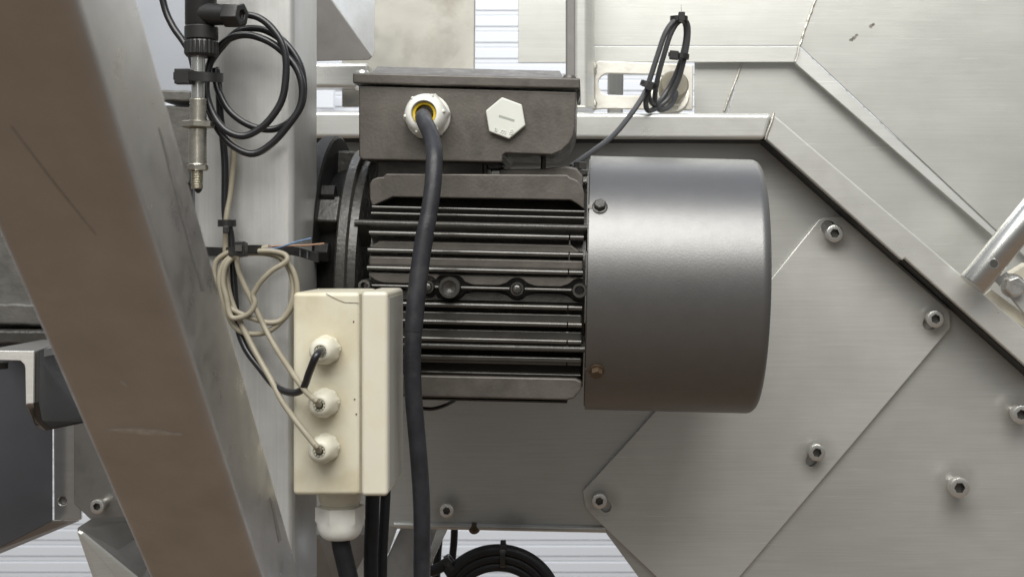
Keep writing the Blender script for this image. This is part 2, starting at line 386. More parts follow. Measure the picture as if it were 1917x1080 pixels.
# ================================================================== HOPPER above the rim
YH = 1.40
t = thing('hopper_housing', 'welded stainless hopper sheets slanting above the diagonal rim', 'hopper', P(1500, 115, YH))
def sheet(name, pts, m, par, th=.002, bev=.0006):
    pts = [Vector(p) for p in pts]; nrm = (pts[1]-pts[0]).cross(pts[2]-pts[1]).normalized()
    if nrm.y < 0: nrm = -nrm
    return obj(name, G().prism(pts, nrm*th), m, par, bev)
sheet('upper_sheet', [P(1090,-40,YH+.002), P(1541,-40,YH+.002), P(1495,86,YH), P(1090,86,YH)], M['hopper'], t)
sheet('slanted_sheet', [P(1543,-40,YH+.002), P(1990,-40,YH+.004), P(1990,545,YH+.003), P(1880,445,YH), P(1497,86,YH)], M['hopper'], t)
sheet('bottom_flange', [P(1090,87,YH), P(1495,87,YH), P(1488,117,YH-.0006), P(1090,117,YH-.0006)], M['hopper'], t)
sheet('bottom_flange', [P(1497,88,YH), P(1878,446,YH), P(1858,441,YH-.004), P(1489,118,YH-.003)], M['hopper'], t)
bead = [P(1541 - (1541-1496)*k/14 + random.uniform(-1.2,1.2), -40 + 128*k/14, YH + .0005 - .001*k/14) for k in range(15)]
obj('weld_bead', G().tube(spline(bead, 3), [.0012 + .00022*math.sin(k*1.3) for k in range(43)], 8), M['weld'], t)
obj('weld_bead', G().tube(spline([P(1496,86,YH-.001), P(1494,100,YH-.006), P(1489,117,YH-.012)]), .001, 8), M['weld'], t)

rs = random.Random(9)
for (x, y, rr_) in ((1594,75,5),(1599,71,5),(1604,66,3),(1630,49,4.5),(1635,46,3)):
    poly = [(x + rr_*rs.uniform(.5,1.2)*math.cos(k*.9) + 2*math.sin(k*.9), y + rr_*rs.uniform(.35,.8)*math.sin(k*.9) - 1.5*math.cos(k*.9)) for k in range(7)]
    obj('smudge', G().prism([P(a_, b_, YH+.0011) for a_, b_ in poly], (0,.0016,0)), M['smudge'], t)
t = thing('lower_hopper_skirt', 'flat stainless skirt sheet between hopper flange and folded rim', 'machine panel', P(1400, 205, YH+.012))
sheet('skirt_sheet', [P(1060,100,YH+.012), P(1393,100,YH+.012), P(1356,235,YH+.012), P(1060,235,YH+.012)][::1] if False else [P(1300,100,YH+.012), P(1393,100,YH+.012), P(1356,235,YH+.012), P(1300,235,YH+.012)], M['hopper'], t)
sheet('skirt_sheet', [P(1394.5,100,YH+.011), P(1505,100,YH+.011), P(1990,540,YH+.011), P(1990,700,YH+.011), P(1357,235,YH+.011)], M['hopper'], t)
obj('weld_bead', G().tube(spline([P(1391,112,YH+.0105), P(1378,150,YH+.0105), P(1366,180,YH+.0105), P(1356,208,YH+.0105)]), .0012, 8), M['weld'], t)

# ================================================================== PLATES AND POSTS BEHIND THE TERMINAL BOX
o = obj('backing_plate', G().pp([(640,-40),(889,-40),(887,200),(640,200)], 1.50, .012), M['stained'], None, .001)
tag(o, 'stained steel plate behind the terminal box, beside the white gap', 'steel plate')
o = obj('narrow_plate', G().pp([(970,-40),(1075,-40),(1075,118),(970,118)], 1.55, .004), M['hopper'], None, .0006)
tag(o, 'pale speckled steel plate between white gap and upright tube', 'steel plate')
# folded channel coming towards the camera
t = thing('folded_channel', 'dark folded steel channel jutting out above the terminal box corner', 'bracket', P(640, 115, 1.3))
sheet('web', [P(560,-40,1.34), P(590,-40,1.34), P(697,106,1.352), P(690,113,1.353), P(560,116,1.353)], M['dull'], t, .003, .001)
sheet('side_face', [P(592,-40,1.34), P(702,-40,1.42), P(702,96,1.42), P(698,107,1.352)], M['post'], t, .003, .001)
t = thing('horizontal_bar', 'short stainless crossbar above the white slit beside the post', 'bar', P(620, 165, 1.45))
obj('bar_tube', G().pp([(560,118),(690,118),(690,164),(560,164)], 1.45, .03), M['rim'], t, .004, 3)
# wall trim seen in the slit
t = thing('door_leaf', 'pale flat panel seen through the slit left of the terminal box', 'panel', P(620, 207, 2.9))
obj('leaf', G().pp([(590,150),(624,150),(624,203),(590,203)], 2.9, .02), M['wall'], t, .002)

t = thing('upright_tube', 'upright stainless tube standing on the rim right of terminal box', 'tube', P(1088, 207, 1.36))
prof = [(1061,1.375),(1066,1.352),(1078,1.342),(1098,1.342),(1108,1.352),(1113,1.372)]
pts = [P(x, 0, Y) for x, Y in prof]
ring = [Vector((p.x, p.y, 0)) for p in pts] + [Vector((pts[-1].x, 1.405, 0)), Vector((pts[0].x, 1.405, 0))]
zt, zb = P(0,-60,1.36).z, P(0,206,1.36).z
obj('tube_wall', G().loft([[Vector((p.x,p.y,zb)) for p in ring], [Vector((p.x,p.y,zt)) for p in ring]]), M['rim'], t, .003, 3)

xa_, xb_ = P(1059,0,1.345).x, P(1078,0,1.345).x
obj('shaded_edge_strip', G().box((xa_, 1.3425, zb), (xb_, 1.40, zt)), M['dull'], t, .0025, 3)  # added strip putting the tube's darker side reflection into the colour
# ================================================================== SLOTTED BRACKET and round sensor
YS = 1.375
t = thing('slotted_bracket', 'pale welded bracket with long slot beside the upright tube', 'bracket', P(1205, 207, YS))
obj('bracket_plate', holed_plate([(1113,118),(1120,114),(1298,121),(1297,207),(1130,204),(1113,206)], [slot(1185,159,90,20,1.5)], YS, .005), M['pickled'], t, .0012)
for y in (126, 196):
    obj('weld_bead', G().tube(spline([P(1112,y-9,YS-.002), P(1115,y-3,YS-.003), P(1113,y+4,YS-.003), P(1115,y+10,YS-.002)]), .0016, 8), M['weld'], t)
o = obj('rear_post', G().pp([(1138,110),(1168,110),(1166,240),(1137,240)], 1.46, .03), M['post'], None, .003, 3)
tag(o, 'narrow grey steel post glimpsed through the bracket slot', 'post')
t = thing('round_sensor', 'round cream capped sensor mounted in the slotted bracket', 'sensor', P(1255,170,YS))
axs = Vector((.10,-1,.22)).normalized(); c0 = P(1253,178,YS)
obj('flange_nut', G().lathe([(-.003,.0205),(.001,.0205),(.003,.019)], c0, axs, 28), M['pickled'], t)
obj('hex_collar', G().lathe([(.002,.0165),(.009,.0165),(.010,.0155)], c0, axs, 6), M['pickled'], t, .0006)
obj('barrel', G().lathe([(.009,.0125),(.022,.0125),(.0235,.0142),(.032,.0142),(.0345,.0125),(.035,.006)], c0, axs, 28), M['beige'], t)

# grey cable loop on the sensor
loopY = 1.31
grey = [(1268,165,1.345),(1262,188,1.335),(1250,202,1.325),(1234,205,1.318),(1226,190,1.312),(1228,165,1.308),(1234,135,1.305),(1244,100,1.303),(1254,68,1.302),(1266,46,1.302),(1280,38,1.303),(1288,50,1.305),(1287,80,1.308),(1280,115,1.312),(1270,150,1.318),(1255,180,1.322),(1238,197,1.32),(1222,206,1.312),(1213,207,1.305),(1209,195,1.30),(1212,165,1.298),(1222,132,1.297),(1233,98,1.297),(1244,66,1.297),(1256,46,1.298),(1270,36,1.30),(1282,44,1.31),(1284,70,1.315),(1277,105,1.318),(1265,140,1.322),(1248,172,1.324),(1228,196,1.316),(1216,186,1.303),(1212,168,1.297)]
tail = [(1212,168,1.297),(1200,187,1.292),(1180,216,1.285),(1150,252,1.27),(1115,280,1.25),(1088,299,1.235),(1070,312,1.228)]
o = obj('grey_sensor_cable', G().tube(cable(grey + tail[1:], 6), S(5.0,1.31), 10), M['greycab'])
tag(o, 'thin grey cable looped on the round sensor, running down behind the motor', 'cable')
c = P(1271,36,1.302)
zip_tie('cable_tie', 'black cable tie at the top of the grey cable loop', loop_path(c, (1,0,0), (0,1,0), .0075, .006), (0,0,1), P(1276,32,1.293), (0,-1,0), tail=(P(1276,28,1.293), P(1275,12,1.293)), head=.0055)
c = P(1275,106,1.312)
zip_tie('cable_tie', 'black cable tie on the right side of the grey cable loop', loop_path(c, (1,0,-.1), (0,1,0), .0068, .007), (.1,0,1), P(1262,104,1.302), (1,0,-.1), tail=(P(1260,103,1.302), P(1251,102,1.302)), head=.0055)
c = P(1215,160,1.297)
zip_tie('cable_tie', 'black cable tie where the grey cable leaves its loop', loop_path(c, (1,0,-.35), (0,1,0), .0072, .006), (.35,0,1), P(1216,162,1.289), (0,-1,0), head=.0058)

# ================================================================== UPRIGHT POST (square section) left of the motor
t = thing('steel_post', 'upright stainless square post carrying the ivory junction box', 'post', P(470, 1080, 1.1))
xl, xr = P(362,0,1.0).x, P(550,0,1.0).x
zt, zb = .30, -.42
def rrect(x0, y0, x1, y1, r, n=5):
    out = []
    for cx_, cy_, a in ((x1-r,y0+r,-90),(x1-r,y1-r,0),(x0+r,y1-r,90),(x0+r,y0+r,180)):
        for i in range(n+1): out.append((cx_ + r*math.cos(R(a+90*i/n)), cy_ + r*math.sin(R(a+90*i/n))))
    return out
rr = rrect(xl, 1.0, xr, 1.089, .005)
obj('tube_wall', G().loft([[(x,y,zb) for x,y in rr], [(x,y,zt) for x,y in rr]]), M['post'], t)

# plate left of the post and gearbox casting
o = obj('rear_blue_plate', G().pp([(150,-60),(372,-60),(372,176),(150,176)], 1.34, .004), M['bluish'], None, .001)
tag(o, 'blue grey steel plate behind the threaded sensor connector', 'steel plate')
t = thing('gearbox_casting', 'rough grey cast gearbox half hidden behind the brown beam', 'gearbox', P(180, 655, 1.2))
def rough_prism(poly, Y, depth, amp=.0005, seed=1):
    rnd = random.Random(seed); pts = []
    for i in range(len(poly)):
        a, b = poly[i], poly[(i+1) % len(poly)]; L = math.hypot(b[0]-a[0], b[1]-a[1]); n = max(1, int(L/12))
        for k in range(n):
            p = P(a[0]+(b[0]-a[0])*k/n, a[1]+(b[1]-a[1])*k/n, Y); pts.append(p + Vector((rnd.uniform(-1,1)*amp, 0, rnd.uniform(-1,1)*amp)))
    return G().prism(pts, (0, depth, 0))
obj('housing', rough_prism([(-60,440),(300,300),(360,232),(360,420),(300,652),(-60,652)], 1.22, .1), M['rough_cast'], t, .003)
obj('top_rib', rough_prism([(300,168),(358,170),(358,186),(352,190),(300,190)], 1.205, .08, .0004, 3), M['rough_cast'], t, .002)
obj('side_rib', rough_prism([(300,198),(356,200),(356,345),(300,345)], 1.21, .08, .0005, 5), M['rough_cast'], t, .002)
obj('lower_rib', rough_prism([(-60,565),(120,570),(120,612),(-60,606)], 1.19, .05, .0004, 4), M['rough_cast'], t, .003)
obj('base_flange', rough_prism([(-60,618),(130,618),(130,645),(-60,645)], 1.18, .05, .0004, 6), M['castd'], t, .003)

# ================================================================== DIAGONAL BEAM in front (perspective solved from its edges)
def ray(px, py): return Vector(((px-CX)/F, 1, (CY-py)/F))
d = Vector((1065-CX, F, -(2870-CY))).normalized()
B0 = ray(310, 540)*.60
u = (Vector((1,0,0)) - d*d.x).normalized(); v = u.cross(d)
if v.y < 0: v = -v
nA = ray(0,466).cross(ray(275,1077)); wA = B0.dot(nA)/u.dot(nA)
nC = ray(265,0).cross(ray(550,1015)); hC = -B0.dot(nC)/v.dot(nC)
print('beam w,h', wA, hC)
r_ = .0075; sec = []
for (a, b, a0) in ((-r_, r_, -90), (-r_, hC-r_, 0), (-wA+r_, hC-r_, 90), (-wA+r_, r_, 180)):
    for i in range(7): sec.append((a + r_*math.cos(R(a0+15*i)), b + r_*math.sin(R(a0+15*i))))
rings = [[B0 + d*s + u*a + v*b for a, b in sec] for s in (-.30, -.1, .1, .3, .55)]
o = obj('diagonal_beam', G().loft(rings), M['beam'])
tag(o, 'thick brownish square steel beam slanting across the foreground', 'beam')
def on_front(px, py, off=.0002):
    q = ray(px, py); return q*(B0.dot(v)/q.dot(v)) - v*off
def on_side(px, py, off=.0002):
    q = ray(px, py); return q*(B0.dot(u)/q.dot(u)) + u*off
def wear(name, pts, m, par, fn, n, th=.0003):
    return obj(name, G().prism([fn(x, y) for x, y in pts], n*th), m, par)
wear('scuff', [(197,804),(240,802),(290,805),(342,813),(300,814),(250,811)], M['scuff'], o, on_front, v)
wear('dent_mark', [(226,713),(234,715),(240,720),(236,722),(229,719)], M['scuff'], o, on_front, v)
wear('scratch', [(20,236),(22,238),(110,352.5),(180,440),(109,353.5)], M['streak'], o, on_front, v)
wear('streak', [(297,240),(303,255),(330,345),(352,430),(372,505),(383,545),(378,546),(362,490),(340,410),(318,325)], M['streak'], o, on_side, -u)
wear('streak', [(505,930),(512,945),(527,1010),(521,1015)], M['streak'], o, on_side, -u)

# ================================================================== LEFT LOWER CLUSTER
t = thing('angle_bracket', 'dark steel angle bracket with bright sawn end beside the beam', 'bracket', P(60, 800, 1.05))
Lpoly = [(-40,656),(63,657),(62,755),(48,756),(47,690),(45,682),(38,675),(-40,673)]
obj('sawn_end', G().pp(Lpoly, 1.02, .003), M['sawn'], t, .0006)
sheet('side_web', [P(63.5,658,1.024), P(120,640,1.16), P(165,790,1.14), P(86,806,1.10), P(68,790,1.05), P(63,756,1.024)], M['black_st'], t, .004, .0008)
sheet('lower_edge', [P(48,757,1.022), P(62,757,1.022), P(88,804,1.10), P(80,805,1.10), P(66,796,1.06)], M['beam'], t, .002, .0005)
obj('top_web', G().pp([(-40,657.5),(62,658),(62,672),(-40,672)], 1.0235, .12), M['dark_st'], t)
obj('nut', G().lathe([(0,.006),(.005,.006)], P(0,678,1.06), (0,0,-1), 6), M['castd'], t)
t = thing('lower_housing', 'dark blue grey steel housing below the angle bracket', 'machine housing', P(40, 1030, 1.2))
sheet('front_sheet', [P(-60,640,1.16), P(99,640,1.235), P(99,974,1.235), P(-60,1054,1.16)], M['blue_st'], t)
sheet('bottom_sheet', [P(-60,1055,1.16), P(99,975,1.235), P(150,974,1.28), P(-10,1040,1.30)], M['dark_st'], t)
t = thing('drilled_strip', 'bright upright steel strip with one small drilled hole', 'steel strip', P(118, 972, 1.25))
obj('strip_sheet', holed_plate([(100,770),(152,770),(152,972),(140,974),(101,974)], [circ(117,937,8)], 1.25, .004), M['cleanst'], t, .0008)
obj('hole_backing', G().pp([(104,924),(130,924),(130,950),(104,950)], 1.2545, .002), M['dark_st'], t)
t = thing('corner_guard_plate', 'dull steel guard plate with cut corner and one bolt beside the beam', 'guard plate', P(190, 970, 1.24))
obj('plate_sheet', G().pp([(138,760),(330,760),(330,971),(168,971),(138,942)], 1.243, .003), M['dark_st'], t, .0008)
bolt(t, 181, 948, 13.5, 1.243, .016, False, 15)
t = thing('tapered_foot_bracket', 'folded steel bracket tapering to a point under the guard plate', 'bracket', P(200, 1080, 1.15))
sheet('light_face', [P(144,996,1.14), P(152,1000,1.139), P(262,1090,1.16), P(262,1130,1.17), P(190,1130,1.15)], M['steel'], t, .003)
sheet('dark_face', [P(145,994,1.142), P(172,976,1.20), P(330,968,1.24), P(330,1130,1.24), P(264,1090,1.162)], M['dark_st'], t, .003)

# ================================================================== BELOW THE PANEL
t = thing('lower_tray', 'grey folded sheet tray beneath the junction box, behind the cables', 'tray', P(660, 1080, 1.35))
sheet('side_sheet', [P(560,1004,1.33), P(600,1006,1.33), P(700,1006,1.36), P(640,1120,1.36), P(560,1120,1.33)], M['dark_st'], t, .003)
sheet('back_sheet', [P(560,940,1.42), P(760,940,1.42), P(728,1034,1.42), P(650,1120,1.42), P(560,1120,1.42)], M['post'], t, .003)
t = thing('slanted_strut', 'slanted steel strut with bright edge below the side panel', 'strut', P(780, 1080, 1.4))
sheet('dark_web', [P(756,975,1.39), P(826,975,1.39), P(822,1010,1.385), P(790,1120,1.38), P(690,1120,1.38), P(730,1030,1.385)], M['dark_st'], t, .004)
sheet('bright_edge', [P(823,975,1.389), P(845,975,1.389), P(812,1044,1.383), P(770,1120,1.375), P(755,1120,1.375), P(806,1025,1.383)], M['cleanst'], t, .003)
for pts_, lab, r_px in (([(851,970,1.44),(850,1010,1.44),(846,1060,1.44),(846,1120,1.44)], 'thin black cable hanging straight down behind the side panel', 7), ([(822,1000,1.46),(818,1050,1.46),(815,1120,1.46)], 'black cable half hidden beside the slanted strut', 8)):
    o = obj('hanging_cable', G().tube(cable(pts_), S(r_px,1.44), 10), M['rubber']); tag(o, lab, 'cable')
# coil at the bottom edge
pts_ = []; rnd = random.Random(3)
for k in range(3*20+1):
    a = 2*math.pi*k/20 + math.pi*.9; ring_ = k/20
    rad = 1 - .11*ring_ + .02*math.sin(k*.7)
    pts_.append(P(935 + 6*math.sin(ring_*3) + 122*rad*math.cos(a), 1140 - 108*rad*math.sin(-a)*-1, 1.30 + .006*ring_))
pts_ = [P(790,1072,1.31), P(815,1066,1.305)] + [P(842,1052,1.30)] + [P(935 + (114-13*(k/24))*math.cos(R(215+15*k)), 1136 + (110-15*(k/24))*math.sin(R(215+15*k)), 1.298+.0035*(k/24)) for k in range(24*3)]
o = obj('coiled_cable', G().tube(spline(pts_, 4), S(10.5,1.3), 12), M['rubber']); tag(o, 'coil of black cable at the bottom edge before the white wall', 'cable')
c = P(942,1036,1.302)
zip_tie('cable_tie', 'black cable tie with upright tail on the coiled cable', loop_path(c, (0,0,1), (0,1,0), .012, .009, 16), (1,0,0), P(942,1026,1.296), (0,0,1), head=.005, tail=(P(942,1024,1.296), P(943,1014,1.296)))
zip_tie('cable_tie', 'black cable tie on the left shoulder of the coiled cable', loop_path(P(845,1056,1.302), (-.5,0,.8), (0,1,0), .010, .009, 16), (.8,0,.5), P(836,1050,1.296), (-.6,0,.6), head=.005)

# ================================================================== RIGHT EDGE: TUBE, HEX BOLT, STRIP
t = thing('slanted_tube', 'polished steel tube with drilled hole resting on the diagonal rim', 'tube', P(1822,532,1.28))
a, b = P(1820,533,1.285), P(1960,363,1.285); ax = (b-a).normalized(); L_ = (b-a).length; rt = S(28,1.285)
obj('tube_wall', G().lathe([(0,rt*.86),(0,rt*.97),(.0008,rt),(L_,rt)], a, ax, 40), M['cleanst'], t)
hc = P(1863,502,1.285) ; hc = a + ax*(hc-a).dot(ax); side = Vector((0,-1,0)); side = (side - ax*side.dot(ax)).normalized(); perp = ax.cross(side)
obj('drilled_hole', G().lathe([(rt*.6,rt*.30),(rt*1.004,rt*.30)], hc + perp*0, (side + perp*.0).normalized(), 20), M['sock'], t)
obj('hole_edge', G().lathe([(rt*.97,rt*.36),(rt*1.008,rt*.34),(rt*1.008,rt*.27),(rt*.97,rt*.27)], hc, side, 20, False, False), M['cleanst'], t)
t = thing('bolted_clamp', 'small steel clamp block with stamped hex bolt right of the tube', 'clamp', P(1893,560,1.30))
obj('clamp_plate', G().pp([(1860,522),(1884,508),(1960,566),(1960,640),(1897,562)], 1.302, .006), M['steel'], t, .001)
hb = obj('hex_bolt', G().lathe([(0,S(20,1.3)),(.008,S(20,1.3)),(.0095,S(17.5,1.3))], P(1897,536,1.302), (-.02,-1,0), 6, phase=.3), M['bolt'], t, .0006)
obj('washer', G().lathe([(0,S(23,1.3)),(.0015,S(23,1.3))], P(1895,535,1.302), (-.02,-1,0), 28), M['bolt'], t)
o = obj('cream_strip', G().pp([(1840,553),(1856,541),(1960,620),(1960,648)], 1.318, .004), M['creamp'], None, .0006)
tag(o, 'cream plastic strip along the rim under the hex bolt', 'plastic strip')
o = obj('cream_pad', G().pp([(1893,512),(1925,492),(1960,520),(1960,555)], 1.335, .02), M['creamp'], None, .001)
tag(o, 'cream plastic pad peeking out between tube and hex bolt', 'plastic pad')

# ================================================================== MOTOR
AY = 1.18; OZ = -(529-CY)*AY/F*.995
roll = R(1.35)
motor = thing('electric_motor', 'dark grey finned electric motor with terminal box and smooth fan cowl', 'motor', (0, AY, OZ), rot=(0, roll, 0))
Rinv = Matrix.Rotation(roll, 3, 'Y').inverted()
def ML(px, py, yl):
    p = P(px, py, AY+yl) - Vector((0, AY, OZ)); return Rinv @ p
def mp(name, g, m, par=None, bev=0, seg=2, sharp=35): return obj(name, g, m, par or motor, bev, seg, local=True, sharp=sharp)
def mprism(poly, yl, depth): return G().prism([ML(x, y, yl) for x, y in poly], (0, depth, 0))
RC = .1072
xL = ML(690,540,-.09).x
mp('stator_core', G().lathe([(xL,.072),(xL,.0885),(-.002,.0885),(-.002,.072)], (0,0,0), (1,0,0), 64), M['castd'])
# fins
def finrow(px_row, thick=.0040, Rf=.1015, x0=None, x1=None, notch=True, base_f=.55, radial=False):
    y = -.09
    for _ in range(12):
        z = ML(960, px_row, y).z; y = -math.sqrt(max(Rf*Rf - z*z, .0004))
    tip = Vector((0, y, z))
    if radial: bs = tip*.72
    else: bs = Vector((0, y*base_f if abs(y) > .05 else y + .03, z*.96))
    dr = (tip-bs).normalized(); nn = Vector((0, -dr.z, dr.y)); tb = thick*1.5
    hw = thick*.5; pr = [bs + nn*tb] + [tip - dr*hw + (dr*math.sin(R(q)) + nn*math.cos(R(q)))*hw for q in range(0, 181, 30)] + [bs - nn*tb]
    g = G(); a0 = xL if x0 is None else x0; a1 = -.004 if x1 is None else x1
    segs = [(a0, a1-.0115), (a1-.0105, a1)] if notch else [(a0, a1)]
    for q0, q1 in segs:
        g.loft([[p + Vector((q0,0,0)) for p in pr], [p + Vector((q1,0,0)) for p in pr]])
    return g
for row in (508, 474.5, 442, 574, 606, 638, 678):
    mp('fin', finrow(row), M['fin'])
for row in (404, 392, 702):
    mp('fin', finrow(row, .0024, .1015, notch=False, radial=True), M['fin'])
for row in (421, 654):
    mp('tie_rod_rib', finrow(row, .0050, .103, x0=xL-.012, x1=-.001, notch=False, radial=True), M['castd'])
g = G()
for q0, q1 in ((697,787),(815,821),(864,954),(983,1070)):
    h_ = finrow(541, .0024, .1025, x0=S(q0-1100,1.08), x1=S(q1-1100,1.08), notch=False); g.add(h_.v, h_.f)
mp('fin', g, M['fin'])
# raised lands, pads
def land(row0, row1, yl, x0, x1, m, name, ch=0):
    poly = [(x0,row0),(x1,row0+9),(x1,row1+9),(x0,row1)]
    if ch: poly = [(x0+ch,row0),(x1-ch,row0+9),(x1,row1+9),(x0,row1)]
    return mp(name, mprism(poly, yl, .03), m, None, .0018, 2)
land(478.5, 497, -.0955, 690, 1092, M['cast'], 'machined_pad')
land(449, 466, -.088, 688, 1092, M['cast'], 'sloped_pad', 22)
land(579, 596, -.0945, 690, 1090, M['fin'], 'lower_pad')
land(611, 630, -.090, 690, 1090, M['fin'], 'lower_pad')
land(642, 650, -.086, 690, 1090, M['fin'], 'lower_pad')
land(660, 671, -.083, 690, 1090, M['fin'], 'lower_pad')
land(412, 416, -.080, 690, 1090, M['fin'], 'upper_pad')
land(427, 437, -.083, 690, 1090, M['fin'], 'upper_pad')
# land around the centre bosses, with bites
def ridge(rowc, sgn):
    sl_ = 9/400.0; pts = []
    bosses = [(683,20),(800,21),(842,29),(968,21),(1085,22)]
    yb = lambda x: rowc + (x-960)*sl_
    top = [(1092, yb(1092)-sgn*25), (690, yb(690)-sgn*25)]
    edge = []; x = 690
    while x <= 1092:
        off = 6.0
        for bx, br in bosses:
            dx = abs(x-bx)
            if dx < br+14:
                k = math.sqrt(max(br*br-dx*dx, 0)) if dx < br else 0
                off = max(off, k, 6+ (br*.55)*max(0, 1-(dx/(br+14)))**1.0)
        edge.append((x, yb(x)-sgn*min(off,22))); x += 6
    return edge + top
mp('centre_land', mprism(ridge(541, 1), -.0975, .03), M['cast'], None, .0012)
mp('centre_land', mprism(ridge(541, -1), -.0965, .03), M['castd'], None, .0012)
for bx, br, hole in ((683,12,6),(801,12,0),(842,20.5,-11),(968,13,0),(1085,14,8)):
    c = ML(bx, 541+(bx-960)*.0225, -.1005); rw = S(br, 1.08); g = G(); n=28
    if hole < 0: prof = [(-.02,rw),(.0035,rw),(.005,rw*.93),(.005,rw*.66),(.0035,rw*.62),(.0035,rw*.5),(.0015,rw*.15)]
    elif hole: prof = [(-.02,rw),(.0025,rw),(.004,rw*.93),(.004,S(hole,1.08)*1.15),(.0028,S(hole,1.08)),(-.006,S(hole,1.08)*.8)]
    else: prof = [(-.02,rw),(.0015,rw),(.0025,rw*.92),(.0025,rw*.74),(.001,rw*.68),(.001,rw*.6),(.004,rw*.55),(.0045,rw*.4)]
    g.lathe(prof, c, (0,-1,0), n); mp('boss', g, M['fin'])
# foot pads top and bottom (castings)
top = [(692,344),(697,336),(706,332),(718,331),(722,325),(1062,327),(1068,333),(1078,336),(1090,348),(1094,362),(1094,392),(1079,381),(1068,375),(735,369),(697,386),(692,372)]
mp('upper_foot_pad', mprism(top, -.0815, .05), M['cast'], None, .0012)
mp('rear_foot_pad', mprism([(935,317),(1010,316),(1060,311),(1080,316),(1092,330),(1092,350),(935,340)], -.058, .06), M['cast'], None, .0015)
mp('neck', mprism([(706,296),(905,300),(905,335),(706,335)], -.050, .10), M['cast'], None, .001)
mp('neck_rib', mprism([(905,300),(912,300),(912,330),(905,330)], -.054, .05), M['castd'], None, .0006)
mp('gasket_lump', mprism([(908,304),(930,303),(942,310),(936,316),(915,318)], -.060, .03), M['black'], None, .0012)
mp('stud', G().lathe([(0,.0022),(.03,.0022)], ML(1017,318,-.04), (0,0,1), 12), M['castd'])
mp('ear_screw', G().lathe([(0,.006),(.006,.006)], ML(1086,304,-.045), (0,0,-1), 6), M['castd'], None, .0006)
mp('ear', mprism([(1066,311),(1100,318),(1100,328),(1070,330)], -.05, .03), M['castd'], None, .001)
bot = [(690,700),(1078,708),(1090,714),(1088,730),(1074,746),(1060,749),(690,741)]
mp('lower_foot_pad', mprism(bot, -.078, .06), M['cast'], None, .0018)
mp('lower_lip', mprism([(780,744),(1062,751),(1062,755),(780,748)], -.07, .05), M['castd'], None, .0006)
# end flange, collar, input flange
xf = ML(688,330,-.01).x
mp('end_flange', G().lathe([(xf-.009,.085),(xf-.009,.106),(xf-.0075,.1075),(xf-.001,.1075),(xf,.106),(xf,.07)], (0,0,0), (1,0,0), 72), M['castd'])
mp('end_ring', G().lathe([(xf,.07),(xf,.1),(xf+.006,.099),(xf+.006,.07)], (0,0,0), (1,0,0), 72), M['castd'])
mp('collar', G().lathe([(xf-.034,.07),(xf-.034,.083),(xf-.022,.090),(xf-.009,.093),(xf-.009,.07)], (0,0,0), (1,0,0), 64), M['black_shade'])  # collar, input flange and nuts near black, their shadow put into the colour
for ang in (32, -34, 90):
    ca, sa = math.cos(R(ang)), math.sin(R(ang)); c = Vector((xf-.009, -ca*.097, sa*.097)); e1 = Vector((0,-ca,sa)); e2 = Vector((0,sa,ca))
    g = G(); q = [c + e1*i + e2*j for i, j in ((.009,.012),(-.02,.014),(-.02,-.014),(.009,-.012))]
    g.loft([q, [p + Vector((-.018,0,0)) for p in q]]); mp('lug', g, M['castd'], None, .002)
    mp('lug_bolt', G().lathe([(0,.0065),(.008,.0065)], c + Vector((-.018,0,0)), (-1,0,0), 6), M['castd'], None, .0006)
mp('input_flange', G().lathe([(-.0245-.2,.06),(-.2245,.117),(-.2225,.119),(-.2135,.119),(-.212,.117),(-.212,.06)], (0,0,0), (1,0,0), 72), M['black_shade'])
for ang in (12, 40, -30):
    ca, sa = math.cos(R(ang)), math.sin(R(ang))
    mp('flange_nut', G().lathe([(0,.0085),(.011,.0085)], Vector((-.212, -ca*.104, sa*.104)), (1,0,0), 6), M['black_shade'], None, .0008)
# fan cowl
xe = ML(1447,530,-RC).x
pf = [(0,RC-.0016),(0,RC),(xe-.008,RC)]
for k in range(1, 9):
    a = R(90*k/8); pf.append((xe-.008+.008*math.sin(a), RC-.008+.008*math.cos(a)))
pf += [(xe,.03),(xe-.002,.03),(xe-.002,RC-.012),(xe-.011,RC-.0016)]
cowl = mp('fan_cowl', G().lathe(pf, (0,0,0), (1,0,0), 128, False, False), M['cowl'], sharp=50)
for (x, y) in ((1123,388),(1117,693)):
    z = ML(x, y, -.09).z
    for _ in range(8):
        yy = -math.sqrt(RC**2 - z*z); z = ML(x, y, yy).z
    c = Vector((ML(x,y,yy).x, yy, z)); e = Vector((0, yy, z)).normalized()
    s_ = mp('cowl_screw', G().lathe([(0,.0056),(.0008,.0056),(.0008,.0049),(.005,.0049),(.0058,.0042)], c, e, 6, phase=.4), M['castd'] if y < 500 else M['greased'], None, .0005)
    obj('screw_washer', G().lathe([(-.0004,.0062),(.0009,.0062),(.0012,.0056)], c, e, 24), M['castd'] if y < 500 else M['greased'], s_, local=True)
    g = G(); q = Vector((0,-e.z,e.y)); b0 = c + e*.0003
    g.loft([[b0 + Vector((-.0095,0,0)) + q*k*.0016 + e*h for k, h in ((1,.0002),(-1,.0002),(-1,-.001),(1,-.001))], [b0 + Vector((-.004,0,0)) + q*k*.0016 + e*h for k, h in ((1,.0002),(-1,.0002),(-1,-.001),(1,-.001))]])
    mp('cowl_notch', g, M['sock'])
mp('cowl_seal', G().lathe([(-.001,.09),(-.001,.1045),(.004,.1045),(.004,.09)], (0,0,0), (1,0,0), 72), M['castd'])
